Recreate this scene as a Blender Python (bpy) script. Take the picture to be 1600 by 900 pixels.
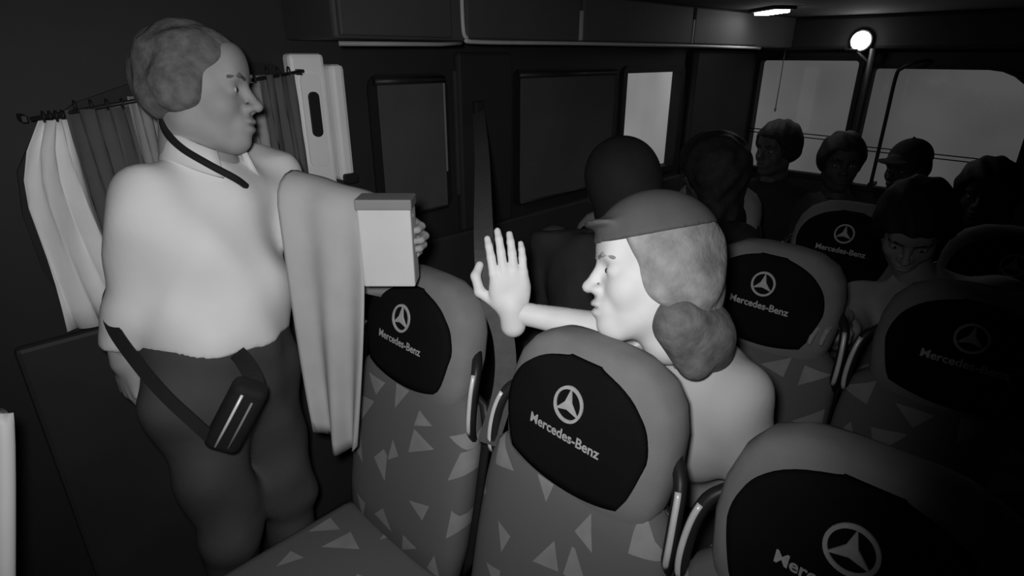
import bpy, bmesh, math, random
import numpy as np
from mathutils import Vector, Matrix
from mathutils.geometry import tessellate_polygon

random.seed(7)
for o in list(bpy.data.objects):
    bpy.data.objects.remove(o)
scene = bpy.context.scene
COL = scene.collection
PI = math.pi

# ------------------------------------------------------------------ camera
# x runs to the back of the minibus, y across to the far side, z up
cam_d = bpy.data.cameras.new('camera')
cam_d.sensor_width = 36.0
cam_d.lens = 36.0 * 900 / 1600
cam_d.clip_start = 0.02
cam = bpy.data.objects.new('camera', cam_d)
COL.objects.link(cam)
cam.location = (0, 0, 1.65)
cam.rotation_euler = (math.radians(90 - 22), 0, math.radians(-45))
scene.camera = cam

# ------------------------------------------------------------------ world, lights, exposure
world = bpy.data.worlds.new('dusk')
world.use_nodes = True
bg = world.node_tree.nodes['Background']
bg.inputs[0].default_value = (1, 1, 1, 1)
bg.inputs[1].default_value = 0.27
scene.world = world

# infra-red lamp ring of the surveillance camera
ir = bpy.data.lights.new('infrared_lamp', 'SPOT')
ir.energy = 47
ir.spot_size = math.radians(102)
ir.spot_blend = 1.0
ir.shadow_soft_size = 0.03
iro = bpy.data.objects.new('infrared_lamp', ir)
COL.objects.link(iro)
iro.location = (-0.02, 0.04, 1.69)
iro.rotation_euler = (Vector((0.70, 1.10, 1.16)) - Vector(iro.location)).to_track_quat('-Z', 'Y').to_euler()

vs = scene.view_settings
vs.view_transform = 'Standard'
vs.look = 'None'
vs.exposure = 0.0
vs.gamma = 1.0
vs.use_curve_mapping = False


# ------------------------------------------------------------------ materials (all greys: the place is seen in infra-red)
def mat(name, v, rough=0.7, var=0.12, scale=14.0, bump=0.0, bscale=60.0, spec=0.3, metal=0.0):
    m = bpy.data.materials.new(name)
    m.use_nodes = True
    nt = m.node_tree
    b = nt.nodes['Principled BSDF']
    b.inputs['Roughness'].default_value = rough
    b.inputs['Specular IOR Level'].default_value = spec
    b.inputs['Metallic'].default_value = metal
    tc = nt.nodes.new('ShaderNodeTexCoord')
    no = nt.nodes.new('ShaderNodeTexNoise')
    no.inputs['Scale'].default_value = scale
    no.inputs['Detail'].default_value = 4
    nt.links.new(tc.outputs['Object'], no.inputs['Vector'])
    rp = nt.nodes.new('ShaderNodeValToRGB')
    a, c = v * (1 - var), v * (1 + var)
    rp.color_ramp.elements[0].position = 0.3
    rp.color_ramp.elements[1].position = 0.7
    rp.color_ramp.elements[0].color = (a, a, a, 1)
    rp.color_ramp.elements[1].color = (c, c, c, 1)
    nt.links.new(no.outputs['Fac'], rp.inputs['Fac'])
    nt.links.new(rp.outputs['Color'], b.inputs['Base Color'])
    if bump:
        n2 = nt.nodes.new('ShaderNodeTexNoise')
        n2.inputs['Scale'].default_value = bscale
        nt.links.new(tc.outputs['Object'], n2.inputs['Vector'])
        bp = nt.nodes.new('ShaderNodeBump')
        bp.inputs['Strength'].default_value = bump
        bp.inputs['Distance'].default_value = 0.004
        nt.links.new(n2.outputs['Fac'], bp.inputs['Height'])
        nt.links.new(bp.outputs['Normal'], b.inputs['Normal'])
    return m


def math_node(nt, op, a, b=None):
    n = nt.nodes.new('ShaderNodeMath')
    n.operation = op
    for i, s in enumerate((a, b)):
        if s is None:
            continue
        if isinstance(s, (int, float)):
            n.inputs[i].default_value = s
        else:
            nt.links.new(s, n.inputs[i])
    return n.outputs[0]


def fabric_triangles(name, dark, light, axes='yz', scale=9.5):
    """Woven seat cloth printed with scattered pale triangles."""
    m = bpy.data.materials.new(name)
    m.use_nodes = True
    nt = m.node_tree
    b = nt.nodes['Principled BSDF']
    b.inputs['Roughness'].default_value = 0.9
    b.inputs['Specular IOR Level'].default_value = 0.15
    tc = nt.nodes.new('ShaderNodeTexCoord')
    oi = nt.nodes.new('ShaderNodeObjectInfo')
    sp = nt.nodes.new('ShaderNodeSeparateXYZ')
    nt.links.new(tc.outputs['Object'], sp.inputs[0])
    cb = nt.nodes.new('ShaderNodeCombineXYZ')
    shift = math_node(nt, 'MULTIPLY', oi.outputs['Random'], 7.0)
    idx = {'x': 0, 'y': 1, 'z': 2}
    nt.links.new(math_node(nt, 'ADD', sp.outputs[idx[axes[0]]], shift), cb.inputs[0])
    nt.links.new(sp.outputs[idx[axes[1]]], cb.inputs[1])
    vo = nt.nodes.new('ShaderNodeTexVoronoi')
    vo.voronoi_dimensions = '2D'
    vo.inputs['Scale'].default_value = scale
    vo.inputs['Randomness'].default_value = 0.62
    nt.links.new(cb.outputs[0], vo.inputs['Vector'])
    sub = nt.nodes.new('ShaderNodeVectorMath')
    sub.operation = 'SUBTRACT'
    nt.links.new(cb.outputs[0], sub.inputs[0])
    nt.links.new(vo.outputs['Position'], sub.inputs[1])
    cs = nt.nodes.new('ShaderNodeSeparateColor')
    nt.links.new(vo.outputs['Color'], cs.inputs[0])
    ro = nt.nodes.new('ShaderNodeVectorRotate')
    ro.rotation_type = 'Z_AXIS'
    nt.links.new(sub.outputs[0], ro.inputs['Vector'])
    nt.links.new(math_node(nt, 'MULTIPLY', cs.outputs[0], 6.283), ro.inputs['Angle'])
    ds = []
    for ang, k in ((95, 1.45), (222, 1.0), (318, 0.92)):
        d = nt.nodes.new('ShaderNodeVectorMath')
        d.operation = 'DOT_PRODUCT'
        nt.links.new(ro.outputs[0], d.inputs[0])
        d.inputs[1].default_value = (scale * k * math.cos(math.radians(ang)), scale * k * math.sin(math.radians(ang)), 0)
        ds.append(d.outputs['Value'])
    mx = math_node(nt, 'MAXIMUM', math_node(nt, 'MAXIMUM', ds[0], ds[1]), ds[2])
    size = math_node(nt, 'ADD', math_node(nt, 'MULTIPLY', cs.outputs[1], 0.09), 0.13)
    mask = math_node(nt, 'LESS_THAN', mx, size)
    no = nt.nodes.new('ShaderNodeTexNoise')
    no.inputs['Scale'].default_value = 20
    nt.links.new(tc.outputs['Object'], no.inputs['Vector'])
    mk = math_node(nt, 'MULTIPLY', mask, math_node(nt, 'ADD', math_node(nt, 'MULTIPLY', no.outputs['Fac'], 0.7), 0.4))
    mi = nt.nodes.new('ShaderNodeMix')
    mi.data_type = 'RGBA'
    mi.inputs[6].default_value = (dark, dark, dark, 1)
    mi.inputs[7].default_value = (light, light, light, 1)
    nt.links.new(mk, mi.inputs[0])
    nt.links.new(mi.outputs[2], b.inputs['Base Color'])
    n2 = nt.nodes.new('ShaderNodeTexNoise')
    n2.inputs['Scale'].default_value = 400
    nt.links.new(tc.outputs['Object'], n2.inputs['Vector'])
    bp = nt.nodes.new('ShaderNodeBump')
    bp.inputs['Strength'].default_value = 0.15
    bp.inputs['Distance'].default_value = 0.001
    nt.links.new(n2.outputs['Fac'], bp.inputs['Height'])
    nt.links.new(bp.outputs['Normal'], b.inputs['Normal'])
    return m


def glass(name, tint):
    m = bpy.data.materials.new(name)
    m.use_nodes = True
    nt = m.node_tree
    nt.nodes.remove(nt.nodes['Principled BSDF'])
    out = nt.nodes['Material Output']
    tr = nt.nodes.new('ShaderNodeBsdfTransparent')
    gl = nt.nodes.new('ShaderNodeBsdfGlossy')
    gl.inputs['Roughness'].default_value = 0.05
    tc = nt.nodes.new('ShaderNodeTexCoord')
    no = nt.nodes.new('ShaderNodeTexNoise')
    no.inputs['Scale'].default_value = 1.6
    nt.links.new(tc.outputs['Object'], no.inputs['Vector'])
    rp = nt.nodes.new('ShaderNodeValToRGB')
    a, c = tint * 0.86, tint * 1.1
    rp.color_ramp.elements[0].color = (a, a, a, 1)
    rp.color_ramp.elements[1].color = (c, c, c, 1)
    rp.color_ramp.elements[0].position = 0.35
    rp.color_ramp.elements[1].position = 0.65
    nt.links.new(no.outputs['Fac'], rp.inputs[0])
    nt.links.new(rp.outputs[0], tr.inputs[0])
    mx = nt.nodes.new('ShaderNodeMixShader')
    mx.inputs[0].default_value = 0.05
    nt.links.new(tr.outputs[0], mx.inputs[1])
    nt.links.new(gl.outputs[0], mx.inputs[2])
    nt.links.new(mx.outputs[0], out.inputs[0])
    return m


def emit(name, v):
    m = bpy.data.materials.new(name)
    m.use_nodes = True
    b = m.node_tree.nodes['Principled BSDF']
    b.inputs['Base Color'].default_value = (0.8, 0.8, 0.8, 1)
    b.inputs['Emission Color'].default_value = (1, 1, 1, 1)
    b.inputs['Emission Strength'].default_value = v
    return m


M = {
    'panel': mat('dark trim panel', 0.032, 0.65, 0.15, 3),
    'ceiling': mat('ceiling cloth', 0.060, 0.9, 0.1, 3),
    'floor': mat('dark vinyl floor', 0.04, 0.6, 0.2, 8),
    'pillar': mat('pillar trim', 0.022, 0.6, 0.1, 4),
    'door': mat('door lining', 0.030, 0.6, 0.15, 4),
    'post': mat('pale painted post', 0.80, 0.5, 0.06, 5),
    'rubber': mat('black rubber', 0.012, 0.6, 0.1, 20),
    'trim': mat('grey trim strip', 0.22, 0.5, 0.1, 10),
    'lip': mat('pale lip strip', 0.40, 0.5, 0.1, 10),
    'rack': mat('locker panel', 0.045, 0.7, 0.12, 4),
    'plastic': mat('black plastic', 0.018, 0.45, 0.1, 20),
    'chrome': mat('worn metal', 0.72, 0.35, 0.08, 20, metal=0.15, spec=0.6),
    'shell': mat('grey seat cloth', 0.215, 0.95, 0.10, 12, 0.12, 300, 0.1),
    'cover': mat('black headrest cloth', 0.0085, 0.95, 0.08, 10, 0.1, 250, 0.05),
    'print': mat('pale print', 0.42, 0.8, 0.1, 60),
    'web': mat('grey webbing', 0.075, 0.8, 0.1, 60, 0.2, 200),
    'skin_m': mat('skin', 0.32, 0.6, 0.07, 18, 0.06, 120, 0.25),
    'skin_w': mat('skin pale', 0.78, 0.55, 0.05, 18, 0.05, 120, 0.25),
    'skin_shaded': mat('skin shaded', 0.07, 0.6, 0.07, 18),  # skin darkened for the back rows: their shade is put into the colour
    'shirt_m': mat('white shirt', 0.72, 0.85, 0.06, 5, 0.1, 25, 0.1),
    'shirt_w': mat('white top', 0.62, 0.85, 0.06, 5, 0.1, 25, 0.1),
    'trouser': mat('grey trousers', 0.07, 0.9, 0.15, 6, 0.2, 30, 0.1),
    'hair_m': mat('grizzled hair', 0.13, 0.8, 0.35, 40, 0.6, 90, 0.2),
    'hair_w': mat('fair hair', 0.34, 0.75, 0.35, 22, 0.6, 70, 0.25),
    'hair_d': mat('black hair', 0.02, 0.7, 0.3, 40, 0.5, 90, 0.25),
    'cap': mat('grey cap cloth', 0.13, 0.9, 0.08, 20, 0.1, 200, 0.1),
    'dark_cloth': mat('dark clothing', 0.03, 0.95, 0.2, 8, 0.2, 40, 0.05),
    'dark_cloth2': mat('charcoal clothing', 0.05, 0.95, 0.2, 8, 0.2, 40, 0.05),
    'grey_cloth': mat('grey pullover', 0.42, 0.95, 0.15, 8, 0.2, 40, 0.05),
    'eye': mat('eye white', 0.55, 0.3, 0.03, 30),
    'iris': mat('iris', 0.02, 0.2, 0.1, 30),
    'lip': mat('lips', 0.35, 0.5, 0.06, 30),
    'shoe': mat('black shoe', 0.02, 0.5, 0.1, 20),
    'strap': mat('black strap', 0.010, 0.8, 0.1, 50),
    'curtain_pale': mat('pale curtain', 0.85, 0.9, 0.1, 6, 0.1, 60, 0.1),
    'curtain_mid': mat('mid grey curtain', 0.30, 0.9, 0.12, 6, 0.1, 60, 0.1),
    'curtain_dark': mat('dark curtain', 0.11, 0.95, 0.12, 6, 0.1, 60, 0.1),
    'blind': mat('dark blind cloth', 0.075, 0.95, 0.12, 4, 0.1, 60, 0.1),
    'hair_w2': mat('dark fair hair', 0.17, 0.75, 0.4, 30, 0.6, 70, 0.25),
    'board': mat('pale card', 0.58, 0.85, 0.06, 8),
    'cloth_pale': mat('pale hanging cloth', 0.46, 0.9, 0.12, 5, 0.15, 30, 0.1),
    'glass_clear': glass('window glass', 0.95),
    'glass_light': glass('lightly tinted window glass', 0.60),
    'glass_tint': glass('tinted window glass', 0.50),
    'lamp': emit('lamp diffuser', 20.0),
    'fabric': fabric_triangles('triangle seat cloth', 0.14, 0.33, 'yz', 8.6),
    'fabric_seat': fabric_triangles('triangle cushion cloth', 0.14, 0.33, 'xy', 8.6),
}


# ------------------------------------------------------------------ helpers
def obj(name, verts, faces, m, parent=None, smooth=False, loc=None):
    me = bpy.data.meshes.new(name)
    me.from_pydata([tuple(v) for v in verts], [], [tuple(f) for f in faces])
    me.update()
    me.materials.append(m)
    if smooth:
        me.polygons.foreach_set('use_smooth', [True] * len(me.polygons))
    o = bpy.data.objects.new(name, me)
    COL.objects.link(o)
    if parent:
        o.parent = parent
    if loc is not None:
        o.location = loc
    return o


def from_bm(name, bm, m, parent=None, smooth=False):
    me = bpy.data.meshes.new(name)
    bmesh.ops.recalc_face_normals(bm, faces=bm.faces)
    bm.to_mesh(me)
    bm.free()
    me.materials.append(m)
    if smooth:
        me.polygons.foreach_set('use_smooth', [True] * len(me.polygons))
    o = bpy.data.objects.new(name, me)
    COL.objects.link(o)
    if parent:
        o.parent = parent
    return o


def empty(name, loc=(0, 0, 0), rz=0.0):
    o = bpy.data.objects.new(name, None)
    o.empty_display_size = 0.1
    COL.objects.link(o)
    o.location = loc
    o.rotation_euler = (0, 0, rz)
    return o


def tag(o, label=None, cat=None, group=None, kind=None):
    if label:
        o['label'] = label
    if cat:
        o['category'] = cat
    if group:
        o['group'] = group
    if kind:
        o['kind'] = kind
    return o


def bm_box(bm, lo, hi, bevel=0.0, seg=2):
    r = bmesh.ops.create_cube(bm, size=1.0)
    for v in r['verts']:
        v.co = Vector([lo[i] + (v.co[i] + 0.5) * (hi[i] - lo[i]) for i in range(3)])
    if bevel:
        es = list({e for v in r['verts'] for e in v.link_edges})
        bmesh.ops.bevel(bm, geom=es, offset=bevel, segments=seg, profile=0.5, affect='EDGES')


def box(name, lo, hi, m, parent=None, bevel=0.004):
    bm = bmesh.new()
    bm_box(bm, lo, hi, bevel)
    return from_bm(name, bm, m, parent)


def tube_geo(path, r, n=10, caps=True):
    path = [Vector(p) for p in path]
    rs = r if isinstance(r, (list, tuple)) else [r] * len(path)
    vs_, fs = [], []
    up = Vector((0, 0, 1))
    prev = None
    for i, p in enumerate(path):
        t = (path[min(i + 1, len(path) - 1)] - path[max(i - 1, 0)]).normalized()
        if prev is None:
            a = t.cross(up)
            if a.length < 1e-3:
                a = t.cross(Vector((1, 0, 0)))
            a.normalize()
        else:
            a = (prev - t * prev.dot(t)).normalized()
        prev = a
        b = t.cross(a)
        for k in range(n):
            an = 2 * PI * k / n
            vs_.append(p + (a * math.cos(an) + b * math.sin(an)) * rs[i])
    for i in range(len(path) - 1):
        for k in range(n):
            k2 = (k + 1) % n
            fs.append((i * n + k, i * n + k2, (i + 1) * n + k2, (i + 1) * n + k))
    if caps:
        fs.append(tuple(range(n - 1, -1, -1)))
        fs.append(tuple(range((len(path) - 1) * n, len(path) * n)))
    return vs_, fs


def tube(name, path, r, m, parent=None, n=10):
    v, f = tube_geo(path, r, n)
    return obj(name, v, f, m, parent, True)


def spline(pts, n=8):
    pts = [Vector(p) for p in pts]
    out = []
    for i in range(len(pts) - 1):
        p0, p1, p2, p3 = pts[max(i - 1, 0)], pts[i], pts[i + 1], pts[min(i + 2, len(pts) - 1)]
        for k in range(n):
            t = k / n
            out.append(0.5 * ((2 * p1) + (p2 - p0) * t + (2 * p0 - 5 * p1 + 4 * p2 - p3) * t * t + (3 * p1 - p0 - 3 * p2 + p3) * t ** 3))
    out.append(pts[-1])
    return out


def band(name, path, normals, width, thick, m, parent=None):
    """Flat strap along a path; normals give the direction its flat side faces."""
    path = [Vector(p) for p in path]
    vs_, fs = [], []
    for i, p in enumerate(path):
        t = (path[min(i + 1, len(path) - 1)] - path[max(i - 1, 0)]).normalized()
        n = Vector(normals[i] if isinstance(normals, list) else normals).normalized()
        s = t.cross(n).normalized()
        n = s.cross(t).normalized()
        for (a, b) in ((-1, -1), (1, -1), (1, 1), (-1, 1)):
            vs_.append(p + s * a * width / 2 + n * b * thick / 2)
    for i in range(len(path) - 1):
        for k in range(4):
            k2 = (k + 1) % 4
            fs.append((i * 4 + k, i * 4 + k2, (i + 1) * 4 + k2, (i + 1) * 4 + k))
    fs.append((3, 2, 1, 0))
    e = (len(path) - 1) * 4
    fs.append((e, e + 1, e + 2, e + 3))
    bm = bmesh.new()
    bv = [bm.verts.new(v) for v in vs_]
    for f in fs:
        bm.faces.new([bv[i] for i in f])
    return from_bm(name, bm, m, parent, False)


def rrect(a0, b0, a1, b1, r, n=6, rs=None):
    """Rounded rectangle outline, counter-clockwise; rs = radii of corners (a0b0, a1b0, a1b1, a0b1)."""
    rs = rs or [r] * 4
    out = []
    for (cx, cy, s, rr) in ((a0, b0, PI, rs[0]), (a1, b0, 1.5 * PI, rs[1]), (a1, b1, 0, rs[2]), (a0, b1, 0.5 * PI, rs[3])):
        ox = cx + (rr if cx == a0 else -rr)
        oy = cy + (rr if cy == b0 else -rr)
        for k in range(n + 1):
            an = s + 0.5 * PI * k / n
            out.append((ox + rr * math.cos(an), oy + rr * math.sin(an)))
    return out


def plate(name, outer, holes, depth, fmap, m, parent=None):
    """Extruded plate with holes; fmap(a, b, d) gives the 3-D point."""
    loops = [outer] + holes
    flat = [p for l in loops for p in l]
    tris = tessellate_polygon([[Vector((p[0], p[1], 0)) for p in l] for l in loops])
    bm = bmesh.new()
    f0 = [bm.verts.new(fmap(p[0], p[1], 0)) for p in flat]
    f1 = [bm.verts.new(fmap(p[0], p[1], depth)) for p in flat]
    for t in tris:
        try:
            bm.faces.new([f0[i] for i in t])
            bm.faces.new([f1[i] for i in reversed(t)])
        except ValueError:
            pass
    s = 0
    for l in loops:
        n = len(l)
        for i in range(n):
            j = (i + 1) % n
            bm.faces.new([f0[s + i], f0[s + j], f1[s + j], f1[s + i]])
        s += n
    return from_bm(name, bm, m, parent)


def inset(loop, d):
    """Move an outline inwards by d (about its own edges)."""
    n = len(loop)
    area = sum(loop[i][0] * loop[(i + 1) % n][1] - loop[(i + 1) % n][0] * loop[i][1] for i in range(n))
    sg = 1 if area > 0 else -1
    out = []
    for i in range(n):
        p, q, r = Vector(loop[i - 1]), Vector(loop[i]), Vector(loop[(i + 1) % n])
        e1, e2 = (q - p), (r - q)
        if e1.length < 1e-6:
            e1 = e2
        if e2.length < 1e-6:
            e2 = e1
        n1 = Vector((-e1.y, e1.x)).normalized()
        n2 = Vector((-e2.y, e2.x)).normalized()
        nn = (n1 + n2).normalized()
        out.append(tuple(q + nn * d * sg / max(0.4, nn.dot(n1))))
    return out


def copy_tree(o, parent=None):
    c = o.copy()
    COL.objects.link(c)
    c.parent = parent
    for ch in list(o.children):
        copy_tree(ch, c)
    return c


# ------------------------------------------------------------------ the shell of the minibus
YW = 1.75      # far side wall
XR = 3.95      # back wall
XF = -1.1      # front bulkhead
YN = -0.42     # near side wall
ZC = 1.86      # ceiling


def smap(a, b, d):
    return Vector((a, YW + d, b))


def rmap(a, b, d):
    return Vector((XR + d, a, b))


w1 = [(0.80, 1.02), (0.80, 1.585), (0.77, 1.62), (0.70, 1.628), (0.45, 1.595), (0.28, 1.54), (0.19, 1.48), (0.14, 1.40),
      (0.125, 1.30), (0.13, 1.16), (0.15, 1.07), (0.19, 1.03), (0.25, 1.02)]
w2 = rrect(1.08, 1.10, 1.40, 1.585, 0.04)
w3 = rrect(1.76, 1.04, 2.44, 1.59, 0.03)
w4 = rrect(2.52, 1.03, 3.10, 1.595, 0.03)
side_holes = [w1, w2, w3, w4]
tag(plate('wall_left', [(XF, 0), (XR, 0), (XR, ZC), (XF, ZC)], side_holes, 0.06, smap, M['pillar']), kind='structure')
rw1 = rrect(1.085, 0.93, 1.70, 1.64, 0.04)
rw2 = rrect(0.26, 0.90, 1.045, 1.60, 0.05, rs=[0.06, 0.04, 0.04, 0.24])
tag(plate('wall_back', [(YN, 0), (YW, 0), (YW, ZC), (YN, ZC)], [rw1, rw2], 0.06, rmap, M['pillar']), kind='structure')
tag(box('floor', (XF, YN, -0.06), (XR, YW, 0), M['floor'], None, 0), kind='structure')
tag(box('ceiling', (XF, YN, ZC), (XR + 0.06, YW + 0.06, ZC + 0.05), M['ceiling'], None, 0), kind='structure')
tag(box('wall_front', (XF - 0.05, YN, 0), (XF, YW, ZC), M['panel'], None, 0), kind='structure')
tag(box('wall_right', (XF, YN - 0.05, 0), (XR, YN, ZC), M['panel'], None, 0), kind='structure')


def window(n, loop, fmap, gm, fr=0.028, fmat='rubber', inner=0.012):
    root = empty('window_%d' % n)
    tag(root, kind='structure')
    plate('window_frame', inset(loop, -0.006), [inset(loop, fr)], 0.05 + inner, lambda a, b, d: fmap(a, b, d - inner), M[fmat], root)
    plate('pane', inset(loop, fr * 0.6), [], 0.006, lambda a, b, d: fmap(a, b, 0.022 + d), gm, root)
    return root


window(1, w1, smap, M['glass_tint'])
window(2, w2, smap, M['glass_tint'])
window(3, w3, smap, M['glass_tint'])
window(4, w4, smap, M['glass_clear'])
r1 = window(5, rw1, rmap, M['glass_light'], 0.02)
r2 = window(6, rw2, rmap, M['glass_tint'], 0.02)
for rt, y0, y1, z in ((r1, 1.08, 1.70, 1.165), (r2, 0.26, 1.04, 1.115)):
    for dz in (0, 0.022):
        tube('window_bar', [(XR - 0.012, y0, z + dz), (XR - 0.012, y1, z + dz + 0.012)], 0.0035, M['plastic'], rt, 6)

# lower door lining under the far window and sill ledges
tag(box('trim_1', (0.02, YW - 0.035, 0.02), (0.86, YW, 0.99), M['door'], None, 0.012), kind='structure')
tag(box('trim_2', (1.00, YW - 0.03, 0.05), (XR - 0.02, YW, 0.99), M['panel'], None, 0.01), kind='structure')
tag(box('trim_3', (3.15, YW - 0.05, 0.0), (XR, YW, 1.68), M['pillar'], None, 0.02), kind='structure')
tag(box('trim_4', (1.44, YW - 0.035, 0.99), (1.72, YW, 1.66), M['pillar'], None, 0.012), kind='structure')
tag(box('trim_5', (1.425, YW - 0.03, 1.14), (1.475, YW - 0.008, 1.60), M['panel'], None, 0.006), kind='structure')
# header over the back windows
tag(box('trim_6', (XR - 0.10, YN, 1.68), (XR, YW, ZC), M['panel'], None, 0.02), kind='structure')
# grey edge strips beside the dark windows
tag(box('trim_7', (1.715, YW - 0.012, 1.04), (1.735, YW + 0.002, 1.59), M['trim'], None, 0.003), kind='structure')
tag(box('trim_8', (1.375, YW - 0.022, 1.24), (1.387, YW - 0.002, 1.57), M['trim'], None, 0.003), kind='structure')

# pale door post with latch
dp = empty('door_post', (0.885, YW, 0))
bm = bmesh.new()
bm_box(bm, (-0.085, -0.05, 1.0), (0.025, 0.0, 1.655), 0.012)
from_bm('post_body', bm, M['post'], dp)
bm = bmesh.new()
bm_box(bm, (0.028, -0.075, 1.275), (0.075, 0.0, 1.625), 0.014)
from_bm('post_edge', bm, M['post'], dp)
plate('latch_plate', rrect(-0.062, 1.33, 0.0, 1.60, 0.02), [], 0.008, lambda a, b, d: Vector((a, -0.058 + d, b)), M['post'], dp)
plate('latch_slot', rrect(-0.046, 1.42, -0.014, 1.55, 0.015), [], 0.01, lambda a, b, d: Vector((a, -0.066 + d, b)), M['rubber'], dp)
plate('lower_catch', rrect(0.03, 1.27, 0.075, 1.30, 0.008), [], 0.014, lambda a, b, d: Vector((a, -0.088 + d, b)), M['rubber'], dp)
tag(dp, 'pale upright door post with a dark latch slot beside the curtained window', 'door post')

# overhead luggage locker
lk = empty('overhead_locker', (1.2, YW, 1.68))
tag(lk, 'dark overhead luggage locker with a thin pale lip along the side windows', 'locker')
box('locker_body', (-0.38, -0.285, 0.01), (XR - 0.1 - 1.2, -0.001, 0.178), M['rack'], lk, 0.01)
edges = [0.045, 0.61, 1.42, 2.12]
for i in range(3):
    box('locker_door', (edges[i] + 0.012, -0.30, 0.018), (edges[i + 1] - 0.012, -0.283, 0.172), M['rack'], lk, 0.006)
box('locker_door', (-0.37, -0.30, 0.018), (0.0, -0.283, 0.172), M['rack'], lk, 0.006)
tube('lip', spline([(0.04, -0.300, 0.17), (0.038, -0.304, 0.05), (0.05, -0.306, 0.018), (0.10, -0.306, 0.008), (0.6, -0.306, 0.01), (1.4, -0.306, 0.01), (2.15, -0.306, 0.006)], 6),
     0.0065, M['lip'], lk, 8)
tube('lip', [(-0.38, -0.302, -0.002), (-0.05, -0.302, 0.0), (0.03, -0.302, 0.004)], 0.006, M['trim'], lk, 8)
for x in (0.61, 1.42):
    box('divider', (x - 0.006, -0.303, 0.02), (x + 0.006, -0.283, 0.12), M['trim'], lk, 0.003)

# ceiling lamps
l1 = empty('ceiling_lamp', (3.05, 1.285, ZC))
tag(l1, 'long thin lit ceiling lamp near the overhead locker', 'lamp', 'ceiling lamps at the back')
lb = box('lamp_housing', (-0.055, -0.14, -0.014), (0.055, 0.14, 0), M['panel'], l1, 0.006)
box('diffuser', (-0.035, -0.115, -0.026), (0.035, 0.115, -0.010), M['lamp'], l1, 0.006)
l1.rotation_euler[2] = math.radians(-42)
l2 = empty('ceiling_lamp', (XR - 0.10, 1.09, 1.725))
tag(l2, 'small round glowing lamp above the grab pole at the back windows', 'lamp', 'ceiling lamps at the back')
v, f = tube_geo([(0, 0, 0), (-0.012, 0, 0), (-0.02, 0, 0)], [0.062, 0.062, 0.055], 24)
obj('lamp_housing', v, f, M['panel'], l2, False)
v, f = tube_geo([(-0.018, 0, 0), (-0.035, 0, 0), (-0.048, 0, 0), (-0.052, 0, 0)], [0.048, 0.046, 0.03, 0.008], 24)
obj('diffuser', v, f, M['lamp'], l2, True)

# dark grab pole with bracket before the back wall
gp = empty('grab_pole', (3.84, 1.02, 0))
tag(gp, 'dark vertical grab pole between the two back windows', 'pole')
tube('pole', [(0, 0, 0), (0, 0, 0.9), (0, 0, 1.685)], 0.019, M['rubber'], gp, 12)
tube('bracket', spline([(0, 0, 1.60), (0.0, 0.05, 1.64), (0.0, 0.10, 1.68)], 5), 0.011, M['rubber'], gp, 8)
v, f = tube_geo([(0, 0, 0), (0, 0, 0.015)], 0.045, 16)
obj('foot_flange', v, f, M['rubber'], gp)
box('mount_plate', (-0.03, 0.07, 1.672), (0.03, 0.14, 1.684), M['rubber'], gp, 0.003)
gp2 = empty('grab_rail', (3.87, 0.89, 0))
tag(gp2, 'thin dark rail curving round the top corner of the rounded back window', 'rail')
tube('rail', spline([(0, 0, 0.95), (0, 0, 1.3), (0, 0.0, 1.54), (0, -0.02, 1.585), (0, -0.07, 1.61), (0.065, -0.12, 1.625)], 6), 0.010, M['rubber'], gp2, 8)
box('wall_bracket', (-0.012, -0.015, 0.935), (0.078, 0.015, 0.955), M['rubber'], gp2, 0.003)
hc = empty('blind_cord', (3.88, 1.515, 1.683))
tag(hc, 'thin pale cord hanging down before the back window without rounded corner', 'cord')
tube('cord', [(0, 0, 0), (0, -0.001, -0.18), (0, 0.001, -0.34)], 0.0028, M['trim'], hc, 6)
v, f = tube_geo([(0, 0.001, -0.34), (0, 0.001, -0.35), (0, 0.001, -0.365)], [0.004, 0.008, 0.004], 8)
obj('toggle', v, f, M['trim'], hc, True)


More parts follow.
